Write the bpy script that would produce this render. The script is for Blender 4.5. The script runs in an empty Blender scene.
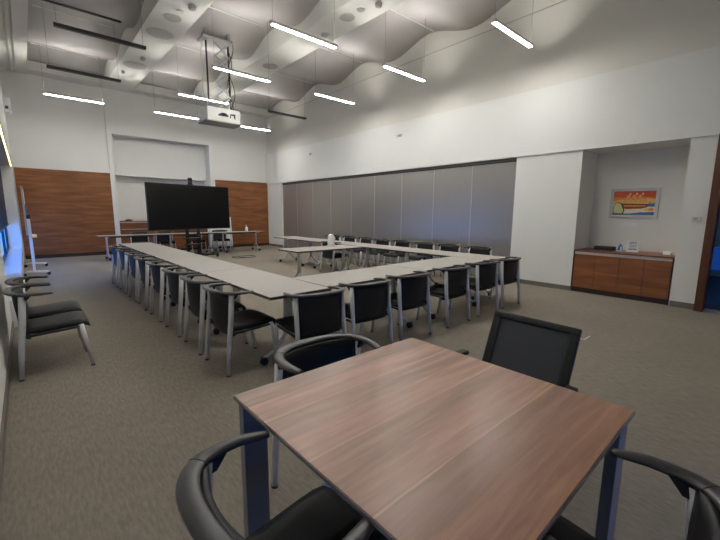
import bpy, bmesh, math, random
from mathutils import Vector, Matrix
random.seed(7)
PI = math.pi
S = bpy.context.scene
COL = S.collection

# ------------------------------------------------------------------ materials
def srgb(r, g, b):
    f = lambda c: c/12.92 if c <= .04045 else ((c+.055)/1.055)**2.4
    return (f(r/255), f(g/255), f(b/255), 1)

def mat(name, col, rough=.5, metal=0., noise=None, spec=.5, coat=0., bump=0., bscale=80.):
    m = bpy.data.materials.new(name); m.use_nodes = True
    nt = m.node_tree; N = nt.nodes; L = nt.links; b = N['Principled BSDF']
    b.inputs['Base Color'].default_value = col
    b.inputs['Roughness'].default_value = rough
    b.inputs['Metallic'].default_value = metal
    b.inputs['Specular IOR Level'].default_value = spec
    b.inputs['Coat Weight'].default_value = coat
    tc = N.new('ShaderNodeTexCoord')
    amt, sc, stretch = noise if noise else (.06, 6., (1, 1, 1))
    mp = N.new('ShaderNodeMapping'); mp.inputs['Scale'].default_value = stretch
    nz = N.new('ShaderNodeTexNoise'); nz.inputs['Scale'].default_value = sc; nz.inputs['Detail'].default_value = 4
    L.new(tc.outputs['Object'], mp.inputs['Vector']); L.new(mp.outputs['Vector'], nz.inputs['Vector'])
    mx = N.new('ShaderNodeMix'); mx.data_type = 'RGBA'
    mx.inputs['A'].default_value = tuple(c*(1-amt) for c in col[:3])+(1,)
    mx.inputs['B'].default_value = tuple(min(1, c*(1+amt)) for c in col[:3])+(1,)
    L.new(nz.outputs['Fac'], mx.inputs['Factor']); L.new(mx.outputs['Result'], b.inputs['Base Color'])
    if bump:
        n2 = N.new('ShaderNodeTexNoise'); n2.inputs['Scale'].default_value = bscale; n2.inputs['Detail'].default_value = 3
        L.new(tc.outputs['Object'], n2.inputs['Vector'])
        bp = N.new('ShaderNodeBump'); bp.inputs['Strength'].default_value = bump; bp.inputs['Distance'].default_value = .01
        L.new(n2.outputs['Fac'], bp.inputs['Height']); L.new(bp.outputs['Normal'], b.inputs['Normal'])
    return m

def emit(name, col, strength):
    m = bpy.data.materials.new(name); m.use_nodes = True
    b = m.node_tree.nodes['Principled BSDF']
    b.inputs['Base Color'].default_value = (.8, .8, .8, 1)
    b.inputs['Emission Color'].default_value = col
    b.inputs['Emission Strength'].default_value = strength
    return m

def wood(name, dark, mid, light, scale, stretch, rough=.4, streak=0., coat=0.):
    m = bpy.data.materials.new(name); m.use_nodes = True
    nt = m.node_tree; N = nt.nodes; L = nt.links; b = N['Principled BSDF']
    b.inputs['Roughness'].default_value = rough
    b.inputs['Coat Weight'].default_value = coat
    b.inputs['Coat Roughness'].default_value = .2
    tc = N.new('ShaderNodeTexCoord'); mp = N.new('ShaderNodeMapping'); mp.inputs['Scale'].default_value = stretch
    L.new(tc.outputs['Object'], mp.inputs['Vector'])
    n1 = N.new('ShaderNodeTexNoise'); n1.inputs['Scale'].default_value = scale; n1.inputs['Detail'].default_value = 6
    n1.inputs['Distortion'].default_value = .6
    L.new(mp.outputs['Vector'], n1.inputs['Vector'])
    r = N.new('ShaderNodeValToRGB'); e = r.color_ramp.elements
    e[0].position = .3; e[0].color = dark; e[1].position = .7; e[1].color = light
    k = e.new(.5); k.color = mid
    L.new(n1.outputs['Fac'], r.inputs['Fac'])
    out = r.outputs['Color']
    if streak:
        # a few straight pale sapwood lines along the grain, between planks
        sp = N.new('ShaderNodeSeparateXYZ'); L.new(tc.outputs['Object'], sp.inputs['Vector'])
        nx = N.new('ShaderNodeTexNoise'); nx.inputs['Scale'].default_value = 2.2
        mp2 = N.new('ShaderNodeMapping'); mp2.inputs['Scale'].default_value = (1, .1, 1)
        L.new(tc.outputs['Object'], mp2.inputs['Vector']); L.new(mp2.outputs['Vector'], nx.inputs['Vector'])
        ad = N.new('ShaderNodeMath'); ad.operation = 'MULTIPLY_ADD'; ad.inputs[1].default_value = .05
        L.new(nx.outputs['Fac'], ad.inputs[0]); L.new(sp.outputs['Y'], ad.inputs[2])
        md = N.new('ShaderNodeMath'); md.operation = 'PINGPONG'; md.inputs[1].default_value = .115
        L.new(ad.outputs[0], md.inputs[0])
        mr = N.new('ShaderNodeMapRange'); mr.inputs['From Min'].default_value = 0.; mr.inputs['From Max'].default_value = .011
        mr.inputs['To Min'].default_value = streak; mr.inputs['To Max'].default_value = 0
        L.new(md.outputs[0], mr.inputs['Value'])
        mk = N.new('ShaderNodeMapRange'); mk.inputs['From Min'].default_value = .42; mk.inputs['From Max'].default_value = .6
        L.new(nx.outputs['Fac'], mk.inputs['Value'])
        ml = N.new('ShaderNodeMath'); ml.operation = 'MULTIPLY'
        L.new(mr.outputs['Result'], ml.inputs[0]); L.new(mk.outputs['Result'], ml.inputs[1])
        # slow tone change from plank to plank
        nw = N.new('ShaderNodeTexNoise'); nw.inputs['Scale'].default_value = 1.0; nw.inputs['Detail'].default_value = 1
        mp3 = N.new('ShaderNodeMapping'); mp3.inputs['Scale'].default_value = (.4, 5, 1)
        L.new(tc.outputs['Object'], mp3.inputs['Vector']); L.new(mp3.outputs['Vector'], nw.inputs['Vector'])
        hs = N.new('ShaderNodeHueSaturation')
        vr = N.new('ShaderNodeMapRange'); vr.inputs['From Min'].default_value = .3; vr.inputs['From Max'].default_value = .7
        vr.inputs['To Min'].default_value = .8; vr.inputs['To Max'].default_value = 1.2
        L.new(nw.outputs['Fac'], vr.inputs['Value']); L.new(vr.outputs['Result'], hs.inputs['Value']); L.new(out, hs.inputs['Color'])
        mx = N.new('ShaderNodeMix'); mx.data_type = 'RGBA'
        L.new(ml.outputs[0], mx.inputs['Factor']); L.new(hs.outputs['Color'], mx.inputs['A'])
        mx.inputs['B'].default_value = tuple(c*1.7 for c in light[:3])+(1,)
        out = mx.outputs['Result']
    L.new(out, b.inputs['Base Color'])
    return m

def walnut():
    """veneer laid in long boards along X, with fine grain and a few pale sapwood edges"""
    m = bpy.data.materials.new('walnut_veneer'); m.use_nodes = True
    nt = m.node_tree; N = nt.nodes; L = nt.links; b = N['Principled BSDF']
    b.inputs['Roughness'].default_value = .37; b.inputs['Coat Weight'].default_value = .15; b.inputs['Coat Roughness'].default_value = .22
    tc = N.new('ShaderNodeTexCoord'); sp = N.new('ShaderNodeSeparateXYZ'); L.new(tc.outputs['Object'], sp.inputs['Vector'])
    def math_(op, x, y=None, c=None):
        n = N.new('ShaderNodeMath'); n.operation = op
        for i, v in enumerate((x, y, c)):
            if v is None: continue
            if isinstance(v, (int, float)): n.inputs[i].default_value = v
            else: L.new(v, n.inputs[i])
        return n.outputs[0]
    wob = N.new('ShaderNodeTexNoise'); wob.inputs['Scale'].default_value = 1.6; wob.inputs['Detail'].default_value = 2
    mpw = N.new('ShaderNodeMapping'); mpw.inputs['Scale'].default_value = (1, .3, 1)
    L.new(tc.outputs['Object'], mpw.inputs['Vector']); L.new(mpw.outputs['Vector'], wob.inputs['Vector'])
    y = math_('MULTIPLY_ADD', wob.outputs['Fac'], .025, sp.outputs['Y'])
    yb = math_('DIVIDE', math_('ADD', y, 2.0), .135)
    idx = math_('FLOOR', yb); fr = math_('FRACT', yb)
    wn = N.new('ShaderNodeTexWhiteNoise'); wn.noise_dimensions = '1D'; L.new(idx, wn.inputs['W'])
    # grain
    cb = N.new('ShaderNodeCombineXYZ'); L.new(math_('MULTIPLY_ADD', wn.outputs['Value'], 7., sp.outputs['X']), cb.inputs['X']); L.new(y, cb.inputs['Y'])
    mp = N.new('ShaderNodeMapping'); mp.inputs['Scale'].default_value = (.7, 9, 1); L.new(cb.outputs['Vector'], mp.inputs['Vector'])
    g = N.new('ShaderNodeTexNoise'); g.inputs['Scale'].default_value = 3.; g.inputs['Detail'].default_value = 8; g.inputs['Roughness'].default_value = .62; g.inputs['Distortion'].default_value = .5
    L.new(mp.outputs['Vector'], g.inputs['Vector'])
    r = N.new('ShaderNodeValToRGB'); e = r.color_ramp.elements
    e[0].position = .22; e[0].color = srgb(136, 94, 72); e[1].position = .8; e[1].color = srgb(196, 150, 121)
    k = e.new(.5); k.color = srgb(168, 122, 97)
    L.new(g.outputs['Fac'], r.inputs['Fac'])
    hs = N.new('ShaderNodeHueSaturation'); L.new(r.outputs['Color'], hs.inputs['Color'])
    L.new(math_('MULTIPLY_ADD', wn.outputs['Value'], .34, .84), hs.inputs['Value'])
    # pale line on the edge of some boards
    edge = math_('MULTIPLY', math_('LESS_THAN', fr, .06), math_('GREATER_THAN', wn.outputs['Value'], .5))
    fade = math_('MULTIPLY', edge, math_('MULTIPLY_ADD', wob.outputs['Fac'], 1.1, -.2))
    mx = N.new('ShaderNodeMix'); mx.data_type = 'RGBA'
    L.new(fade, mx.inputs['Factor']); L.new(hs.outputs['Color'], mx.inputs['A']); mx.inputs['B'].default_value = srgb(226, 180, 142)
    L.new(mx.outputs['Result'], b.inputs['Base Color'])
    return m

def carpet(name, c1, c2):
    m = bpy.data.materials.new(name); m.use_nodes = True
    nt = m.node_tree; N = nt.nodes; L = nt.links; b = N['Principled BSDF']
    b.inputs['Roughness'].default_value = .95; b.inputs['Specular IOR Level'].default_value = .15
    tc = N.new('ShaderNodeTexCoord')
    mp = N.new('ShaderNodeMapping'); mp.inputs['Scale'].default_value = (1, .2, 1)
    L.new(tc.outputs['Object'], mp.inputs['Vector'])
    n1 = N.new('ShaderNodeTexNoise'); n1.inputs['Scale'].default_value = 60; n1.inputs['Detail'].default_value = 5; n1.inputs['Roughness'].default_value = .65
    L.new(mp.outputs['Vector'], n1.inputs['Vector'])
    n2 = N.new('ShaderNodeTexNoise'); n2.inputs['Scale'].default_value = .8
    L.new(tc.outputs['Object'], n2.inputs['Vector'])
    r = N.new('ShaderNodeValToRGB'); e = r.color_ramp.elements
    e[0].position = .34; e[0].color = c1; e[1].position = .66; e[1].color = c2
    L.new(n1.outputs['Fac'], r.inputs['Fac'])
    hs = N.new('ShaderNodeHueSaturation')
    vr = N.new('ShaderNodeMapRange'); vr.inputs['From Min'].default_value = .3; vr.inputs['From Max'].default_value = .7
    vr.inputs['To Min'].default_value = .93; vr.inputs['To Max'].default_value = 1.07
    L.new(n2.outputs['Fac'], vr.inputs['Value']); L.new(vr.outputs['Result'], hs.inputs['Value'])
    L.new(r.outputs['Color'], hs.inputs['Color']); L.new(hs.outputs['Color'], b.inputs['Base Color'])
    n3 = N.new('ShaderNodeTexNoise'); n3.inputs['Scale'].default_value = 300
    L.new(tc.outputs['Object'], n3.inputs['Vector'])
    bp = N.new('ShaderNodeBump'); bp.inputs['Strength'].default_value = .3; bp.inputs['Distance'].default_value = .005
    L.new(n3.outputs['Fac'], bp.inputs['Height']); L.new(bp.outputs['Normal'], b.inputs['Normal'])
    return m

M = {}
M['wall'] = mat('wall_paint', srgb(228, 228, 222), .7, noise=(.02, 1.5, (1, 1, 1)))
M['upper'] = mat('upper_wall_paint', srgb(222, 219, 208), .7, noise=(.03, 1., (1, 1, 1)))
M['membrane'] = mat('ceiling_membrane', srgb(206, 201, 197), .6, noise=(.02, 2, (1, 1, 1)))
M['beam'] = mat('beam_paint', srgb(226, 224, 216), .7, noise=(.02, 2, (1, 1, 1)))
M['seam'] = mat('seam_strip_white', srgb(240, 240, 236), .5)
M['carpet'] = carpet('carpet', srgb(127, 119, 107), srgb(147, 138, 125))
M['carpet_hall'] = carpet('hall_carpet', srgb(88, 92, 100), srgb(120, 124, 134))
M['skirt'] = mat('grey_skirting', srgb(112, 106, 98), .6)
M['darkskirt'] = mat('dark_skirting', srgb(45, 32, 26), .6)
M['panelwood'] = wood('panel_wood', srgb(108, 66, 34), srgb(132, 82, 44), srgb(152, 97, 54), 3.2, (.35, 1, 3.2), .42)
M['cabwood'] = wood('cabinet_wood', srgb(106, 62, 36), srgb(130, 78, 46), srgb(150, 94, 58), 3.0, (.6, .35, 3.0), .42)
M['doorwood'] = wood('door_wood', srgb(70, 36, 22), srgb(88, 48, 30), srgb(105, 60, 38), 5, (3, 3, .3), .4)
M['walnut'] = walnut()
M['laminate'] = mat('grey_laminate', srgb(172, 167, 159), .42, noise=(.03, 5, (1, 1, 1)))
M['edge'] = mat('table_edge_dark', srgb(74, 66, 58), .5)
M['edgegrey'] = mat('table_edge_grey', srgb(120, 116, 116), .4)
M['silver'] = mat('silver_tube', srgb(214, 213, 214), .34, .35)
M['satin'] = mat('satin_steel', srgb(150, 152, 158), .42, .9)
M['blacklea'] = mat('black_leather', srgb(26, 26, 27), .5, spec=.35, bump=.08, bscale=120)
M['rail'] = mat('grey_leather_rail', srgb(62, 60, 60), .34, bump=.06, bscale=140)
M['black'] = mat('black_plastic', srgb(20, 20, 21), .45)
M['mesh'] = mat('grey_mesh', srgb(78, 78, 79), .8, noise=(.25, 400, (1, 1, 1)))
M['screen'] = mat('tv_screen', srgb(9, 9, 10), .16)
M['bezel'] = mat('tv_bezel', srgb(14, 14, 15), .35)
M['white'] = mat('white_plastic', srgb(232, 232, 230), .4)
M['offwhite'] = mat('off_white_plastic', srgb(206, 205, 200), .45)
M['darkgrey'] = mat('dark_grey_metal', srgb(70, 69, 68), .45, .3)
M['lampgrey'] = mat('lamp_housing_grey', srgb(205, 203, 198), .45, .1)
M['wire'] = mat('thin_wire', srgb(128, 126, 122), .5)
M['offlamp'] = mat('unlit_diffuser', srgb(84, 82, 80), .4)
M['partition'] = mat('partition_panel', srgb(170, 165, 158), .3, .6, noise=(.03, 3, (8, 8, .3)))
M['joint'] = mat('partition_joint', srgb(196, 196, 196), .35, .5)
M['track'] = mat('dark_track', srgb(38, 36, 34), .6)
M['grille'] = mat('speaker_grille', srgb(200, 197, 188), .6, noise=(.35, 60, (1, 1, 1)))
M['ventgrey'] = mat('vent_grey', srgb(176, 173, 166), .6)
M['blind'] = mat('dark_blind', srgb(52, 56, 66), .7)
M['sill'] = mat('sill_white', srgb(210, 212, 216), .4)
M['cable'] = mat('black_cable', srgb(40, 38, 36), .6)
M['lit'] = emit('lit_diffuser', (1, .985, .95, 1), 102)
M['up'] = emit('uplight_diffuser', (1, .99, .945, 1), 108)
M['led'] = emit('led_strip', (1, .85, .35, 1), 3.0)
M['paper'] = mat('paper', srgb(236, 236, 238), .6)
M['blueplastic'] = mat('blue_plastic', srgb(70, 110, 190), .4)
M['ink'] = mat('dark_ink', srgb(72, 74, 92), .6)
M['cream'] = mat('cream_plastic', srgb(226, 200, 150), .5)
def glass(nm='window_glass', tint=(.85, .93, 1, 1)):
    m = bpy.data.materials.new(nm); m.use_nodes = True
    nt = m.node_tree; N = nt.nodes; L = nt.links
    b = N['Principled BSDF']
    tr = N.new('ShaderNodeBsdfTransparent'); tr.inputs['Color'].default_value = tint
    gl = N.new('ShaderNodeBsdfGlossy'); gl.inputs['Roughness'].default_value = .03
    mx = N.new('ShaderNodeMixShader'); mx.inputs['Fac'].default_value = .08
    L.new(tr.outputs[0], mx.inputs[1]); L.new(gl.outputs[0], mx.inputs[2])
    L.new(mx.outputs[0], N['Material Output'].inputs['Surface']); N.remove(b)
    return m
M['glass'] = glass(); M['tinted'] = glass('tinted_glass', (.16, .16, .2, 1))
PIC = {k: mat('print_'+k, c, .6) for k, c in dict(red=srgb(216, 92, 58), orange=srgb(235, 140, 70), yellow=srgb(240, 200, 110),
       hull=srgb(150, 72, 48), sea=srgb(70, 120, 175), pale=srgb(214, 214, 150), sail=srgb(240, 176, 90), dark=srgb(60, 56, 60), cream=srgb(236, 226, 200)).items()}

# ------------------------------------------------------------------ geometry
class MB:
    def __init__(s, xf=None):
        s.bm = bmesh.new(); s.xf = xf; s.mi = 0
    def _new(s, before):
        for f in s.bm.faces:
            if f.index == -1 or f not in before: f.material_index = s.mi
    def box(s, a, b, bevel=0., seg=2, rot=None, piv=None):
        bm = bmesh.new()
        x0, y0, z0 = [min(p, q) for p, q in zip(a, b)]; x1, y1, z1 = [max(p, q) for p, q in zip(a, b)]
        vs = [bm.verts.new((x, y, z)) for x in (x0, x1) for y in (y0, y1) for z in (z0, z1)]
        for f in ((0, 1, 3, 2), (4, 6, 7, 5), (0, 4, 5, 1), (2, 3, 7, 6), (0, 2, 6, 4), (1, 5, 7, 3)):
            bm.faces.new([vs[i] for i in f])
        if bevel: bmesh.ops.bevel(bm, geom=bm.edges[:], offset=bevel, segments=seg, affect='EDGES', profile=.6)
        if rot is not None:
            piv = Vector(piv if piv is not None else ((x0+x1)/2, (y0+y1)/2, (z0+z1)/2))
            bmesh.ops.transform(bm, matrix=Matrix.Translation(piv) @ rot.to_4x4() @ Matrix.Translation(-piv), verts=bm.verts)
        s.merge(bm); return s
    def merge(s, bm):
        bm.verts.index_update()
        mp = [s.bm.verts.new(v.co) for v in bm.verts]
        for f in bm.faces:
            nf = s.bm.faces.new([mp[v.index] for v in f.verts]); nf.material_index = s.mi; nf.smooth = f.smooth
        bm.free()
    def ring_loft(s, rings, closed=False, caps=True, smooth=True):
        vr = [[s.bm.verts.new(p) for p in r] for r in rings]
        n = len(rings[0]); m = len(vr)
        for i in range(m if closed else m-1):
            a, b = vr[i], vr[(i+1) % m]
            for j in range(n):
                f = s.bm.faces.new((a[j], a[(j+1) % n], b[(j+1) % n], b[j])); f.smooth = smooth; f.material_index = s.mi
        if caps and not closed:
            for r in (vr[0][::-1], vr[-1]):
                f = s.bm.faces.new(r); f.material_index = s.mi
        return s
    def tube(s, pts, r, n=10, closed=False, up=None, flat=None):
        """r: radius or list; flat: (rx, ry) pairs with ry along `up`"""
        P = [Vector(p) for p in pts]; m = len(P); rings = []
        for i, p in enumerate(P):
            if closed: t = P[(i+1) % m]-P[i-1]
            else: t = P[min(i+1, m-1)]-P[max(i-1, 0)]
            t.normalize()
            u = Vector(up) if up else (Vector((0, 0, 1)) if abs(t.z) < .9 else Vector((1, 0, 0)))
            a = t.cross(u).normalized(); b = a.cross(t).normalized()
            if flat: ra, rb = flat[i] if isinstance(flat, list) else flat
            else: ra = rb = (r[i] if isinstance(r, (list, tuple)) else r)
            rings.append([p+a*ra*math.cos(2*PI*k/n)+b*rb*math.sin(2*PI*k/n) for k in range(n)])
        return s.ring_loft(rings, closed)
    def cyl(s, c, r, h, n=20, axis='z', r2=None):
        c = Vector(c); r2 = r if r2 is None else r2
        d = {'x': Vector((1, 0, 0)), 'y': Vector((0, 1, 0)), 'z': Vector((0, 0, 1))}[axis]
        u = Vector((0, 1, 0)) if axis != 'y' else Vector((1, 0, 0))
        a = d.cross(u).normalized(); b = d.cross(a)
        rings = [[c+d*t+(a*math.cos(2*PI*k/n)+b*math.sin(2*PI*k/n))*q for k in range(n)] for t, q in ((0, r), (h, r2))]
        return s.ring_loft(rings)
    def lathe(s, c, prof, n=24):
        c = Vector(c)
        rings = [[c+Vector((r*math.cos(2*PI*k/n), r*math.sin(2*PI*k/n), z)) for k in range(n)] for r, z in prof]
        return s.ring_loft(rings)
    def prism(s, poly, d):
        """poly: list of 3D points, extruded along d"""
        d = Vector(d); a = [s.bm.verts.new(p) for p in poly]; b = [s.bm.verts.new(Vector(p)+d) for p in poly]; n = len(a)
        fs = [s.bm.faces.new(a[::-1]), s.bm.faces.new(b)]
        for i in range(n): fs.append(s.bm.faces.new((a[i], a[(i+1) % n], b[(i+1) % n], b[i])))
        for f in fs: f.material_index = s.mi
        return s
    def poly(s, pts):
        f = s.bm.faces.new([s.bm.verts.new(p) for p in pts]); f.material_index = s.mi; return s
    def build(s, name, m, parent=None, kind=None, origin=None):
        if s.xf is not None: bmesh.ops.transform(s.bm, matrix=s.xf, verts=s.bm.verts)
        org = Vector(origin) if origin is not None else None
        if org is not None: bmesh.ops.translate(s.bm, vec=-org, verts=s.bm.verts)
        bmesh.ops.recalc_face_normals(s.bm, faces=s.bm.faces)
        me = bpy.data.meshes.new(name); s.bm.to_mesh(me); s.bm.free()
        for k in (m if isinstance(m, list) else [m]): me.materials.append(M[k] if isinstance(k, str) else k)
        o = bpy.data.objects.new(name, me); COL.objects.link(o)
        if parent is not None: o.parent = parent
        if org is not None: o.location = org
        if kind: o['kind'] = kind
        return o

def thing(name, label, cat, loc=(0, 0, 0), rz=0., group=None):
    o = bpy.data.objects.new(name, None); COL.objects.link(o)
    o.location = loc; o.rotation_euler = (0, 0, rz); o.empty_display_size = .1
    return tag(o, label, cat, group)
def tag(o, label, cat, group=None):
    o['label'] = label; o['category'] = cat
    if group: o['group'] = group
    return o
def struct(name, mb, m, parent=None):
    return mb.build(name, m, parent, None if parent else 'structure')
def copy_tree(o, parent=None):
    c = o.copy(); COL.objects.link(c)
    if parent is not None: c.parent = parent
    for ch in list(o.children): copy_tree(ch, c)
    return c
def dup(o, loc, rz, label, group=None):
    c = copy_tree(o); c.location = loc; c.rotation_euler = (0, 0, rz); c['label'] = label
    if group: c['group'] = group
    return c

# ------------------------------------------------------------------ room shell
YB = 15.35            # back wall
XL = -.22             # left wall
YF = -2.0             # wall behind the camera
ZC = 6.4
RW = Matrix.Translation((7.9, 2.5, 0)) @ Matrix.Rotation(-.0195, 4, 'Z')   # frame of the right wall: (depth into wall, along wall - 2.5, z)
def R_(): return MB(RW)
def Yl(y): return y-2.5

struct('floor', MB().box((-1.4, YF-.2, -.1), (9.2, YB+1, 0)), 'carpet')
struct('ceiling', MB().box((-1.4, YF-.2, ZC), (9.2, YB+1, ZC+.15)), 'wall')
# back wall: side fields, central block with a shallow upper recess and a deep lower niche
b = MB()
b.box((-1.4, YB, 0), (2.3, YB+.9, ZC)); b.box((5.84, YB, 0), (9.2, YB+.9, ZC))
b.box((2.3, YB-.05, 0), (2.45, YB+.9, ZC)); b.box((5.66, YB-.05, 0), (5.84, YB+.9, ZC))
b.box((2.45, YB-.05, 4.05), (5.66, YB+.9, ZC))
b.box((2.45, YB+.4, 2.72), (5.66, YB+.9, 4.05))
b.box((2.45, YB+.72, 0), (5.66, YB+.9, 2.72))
struct('wall_back', b, 'wall')
# right wall in pieces: far pier, bulkhead, upper wall, near pier, niche, pillar, beyond the door
b = R_()
b.box((0, Yl(14.07), 0), (.9, Yl(YB+.6), 2.68))
b.box((.155, Yl(3.9), 0), (.9, Yl(14.07), 2.68))
b.box((0, Yl(2.62), 0), (.9, Yl(3.9), 2.68))
b.box((.78, Yl(1.09), 0), (.9, Yl(2.62), 2.68))
b.box((0, Yl(.76), 0), (.9, Yl(1.09), 2.68))
b.box((0, Yl(YF-.3), 0), (.9, Yl(-.4), 2.68))
b.box((-.035, Yl(YF-.3), 2.68), (.9, Yl(YB+.6), 3.95))
struct('wall_right', b, 'wall')
struct('wall_right.001', R_().box((.045, Yl(YF-.3), 3.95), (.9, Yl(YB+.6), ZC)), 'upper')
struct('trim_1', R_().box((.035, Yl(YF-.3), 5.44), (.05, Yl(YB+.1), 5.455)), 'ventgrey')
# left wall: solid part beside the camera, window bay beyond it
b = MB()
b.box((-1.4, YF-.2, 0), (XL-.03, 6.4, 2.76))
b.box((-1.4, 15.0, 0), (-.13, YB+.5, 2.76))
b.box((-1.4, YF-.2, 2.76), (XL+.09, YB+.5, ZC))
b.box((-1.4, 6.4, 0), (-.42, 15.0, .12))
struct('wall_left', b, 'wall')
struct('trim_2', MB().box((-.42, 6.4, 0), (-.14, 15.0, .36), .01), 'sill')
win = thing('window_1', 'long left window half covered by a dark blind, blue daylight below', 'window', (-.42, 10.7, .3)); win['kind'] = 'structure'
b = MB()
for y in (-4.3, -2.15, 0, 2.15, 4.26): b.box((-.05, y-.03, .06), (.0, y+.03, 2.46))
b.box((-.05, -4.3, .06), (0, 4.3, .12)); b.box((-.05, -4.3, 2.4), (0, 4.3, 2.46))
b.build('window_frame', 'darkgrey', win)
MB().box((-.03, -4.3, .1), (-.024, 4.3, 2.42)).build('pane', 'glass', win)
MB().box((.03, -1.6, .8), (.04, 4.28, 2.45)).build('blind', 'blind', win)
MB().box((.03, -4.28, .07), (.04, -1.62, 2.45)).build('blind', 'blind', win)
MB().box((.015, -1.6, .77), (.055, 4.28, .81), .008).build('blind_rail', 'darkgrey', win)
struct('wall_left.001', MB().box((-1.4, 6.4, 2.7), (-.42, 15.0, 2.76)), 'wall')
# wall behind the camera with a low window
b = MB()
b.box((-1.4, YF-.3, 0), (9.2, YF, .1)); b.box((-1.4, YF-.3, 2.5), (9.2, YF, ZC))
b.box((-1.4, YF-.3, .1), (.0, YF, 2.5)); b.box((2.5, YF-.3, .1), (9.2, YF, 2.5))
struct('wall_front', b, 'wall')
win = thing('window_2', 'window with lowered blind behind the camera', 'window', (1.5, YF-.15, .1)); win['kind'] = 'structure'
b = MB()
for x in (-1.5, 0, 1.5): b.box((x-.03, -.03, 0), (x+.03, .03, 2.4))
b.build('window_frame', 'darkgrey', win)
MB().box((-1.5, -.004, 0), (1.5, .004, 2.4)).build('pane', 'glass', win)
MB().box((-1.5, .05, .7), (1.5, .06, 2.4)).build('blind', 'blind', win)

# baseboards
struct('baseboard_right', R_().box((-.012, Yl(14.06), 0), (.01, Yl(YB), .09)), 'skirt')
struct('baseboard_right.001', R_().box((-.012, Yl(2.61), 0), (.01, Yl(3.9), .09)), 'skirt')
struct('baseboard_right.002', R_().box((-.012, Yl(.77), 0), (.01, Yl(1.08), .09)), 'skirt')
struct('baseboard_back', MB().box((2.29, YB-.062, 0), (2.45, YB-.045, .09)), 'skirt')
struct('baseboard_left', MB().box((XL-.04, YF, 0), (XL-.015, 6.4, .09)), 'skirt')

# wood cladding on the back wall: boards with fine joints
def cladding(name, x0, x1, cols, rows):
    b = MB(); z0, z1 = .11, 2.75
    for i in range(cols):
        for j in range(rows):
            b.box((x0+(x1-x0)*i/cols+.0007, YB-.035, z0+(z1-z0)*j/rows+.0007), (x0+(x1-x0)*(i+1)/cols-.0007, YB-.001, z0+(z1-z0)*(j+1)/rows-.0007))
    o = b.build(name, 'panelwood'); o['kind'] = 'structure'
    MB().box((x0, YB-.012, .12), (x1, YB-.0, 2.74)).build('backing', 'darkskirt', o)
    k = MB().box((x0, YB-.03, 0), (x1, YB, .11)).build('plinth', 'darkskirt', o)
cladding('trim_3', -.1, 2.3, 3, 5)
cladding('trim_4', 5.84, 8.17, 3, 5)

# ceiling: perimeter soffits, two deep beams, wavy panels in the three bays
zb = 5.45
b = MB(); b.box((XL-.1, YF, zb), (.06, YB, ZC)); b.box((.1, YF, zb), (.16, YB, ZC)); b.box((.2, YF, zb), (.45, YB, ZC)); b.box((.05, YF, zb+.05), (.21, YB, ZC))
struct('trim_5', b, 'beam')
struct('trim_6', MB().box((.45, YB-.5, zb+.03), (8.3, YB, ZC)), 'beam')
BEAMS = ((2.3, 3.09), (5.0, 5.76))
struct('trim_7', MB().box((BEAMS[0][0], YF, zb), (BEAMS[0][1], YB-.5, ZC)), 'beam')
struct('trim_8', MB().box((BEAMS[1][0], YF, zb), (BEAMS[1][1], YB-.5, ZC)), 'beam')
def wave(y): return 5.79+.14*math.cos(2*PI*(y-6.42)/2.53)
BAYS = ((.45, 2.3, 'left bay, between the side wall soffit and the speaker beam'), (3.09, 5.0, 'middle bay, between the two beams over the projector'), (5.76, 8.2, 'right bay, between the second beam and the long white wall'))
SEAMS = (13.95, 11.45, 8.9, 6.25, 3.8, 1.3)
for k, (x0, x1, where) in enumerate(BAYS):
    t = thing('wavy_ceiling_panel', 'undulating pale grey ceiling panel in the '+where, 'ceiling panel', ((x0+x1)/2, 7., 5.79), 0, 'wavy ceiling panels')
    h = (x1-x0)/2
    rings = []
    ys = [YF+i*(YB-.5-YF)/150 for i in range(151)]
    for y in ys:
        z = wave(y)-5.79; rings.append([(-h, y-7, z), (h, y-7, z), (h, y-7, z+.03), (-h, y-7, z+.03)])
    MB().ring_loft(rings).build('panel', 'membrane', t)
    for y in SEAMS:
        z = wave(y)-5.79
        MB().box((-h+.12, y-7.018, z-.012), (h-.25, y-6.982, z+.004)).build('seam_strip', 'seam', t)

# ------------------------------------------------------------------ beam fixtures
def disc(name, x, y, r, m, label, cat, ring=None, h=.012):
    t = thing(name, label, cat, (x, y, zb))
    MB().cyl((0, 0, -h), r, h, 32).build('face', m, t)
    MB().tube([((r)*math.cos(a*PI/12), r*math.sin(a*PI/12), -h*.6) for a in range(24)], h*.7, 8, True).build('rim', ring or 'offwhite', t)
    return t
disc('ceiling_speaker', 2.68, 9.82, .27, 'grille', 'large round perforated ceiling speaker on the left beam, nearer of two', 'speaker')
disc('ceiling_speaker', 2.67, 12.35, .27, 'grille', 'large round perforated ceiling speaker at the far end of the left beam', 'speaker')
disc('ceiling_vent', 2.68, 8.88, .17, 'ventgrey', 'plain grey round disc on the left beam in front of the speakers', 'vent')
disc('ceiling_vent', 5.33, 6.42, .16, 'ventgrey', 'plain grey round disc on the right beam above the nearest lit lamp', 'vent')
disc('ceiling_vent', 5.43, 9.85, .2, 'ventgrey', 'faint grey round disc far along the right beam above the white projector lamp', 'vent')
disc('downlight', 2.72, 8.5, .06, 'white', 'small bright white round downlight on the left beam', 'light', 'white')
disc('downlight', 5.45, 7.35, .1, 'ventgrey', 'small white ringed downlight on the right beam beside the large lit lamp', 'light', 'white', .02)
disc('downlight', 5.34, 6.02, .075, 'ventgrey', 'small grey round fitting on the right beam just past the plain disc', 'light')
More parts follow.
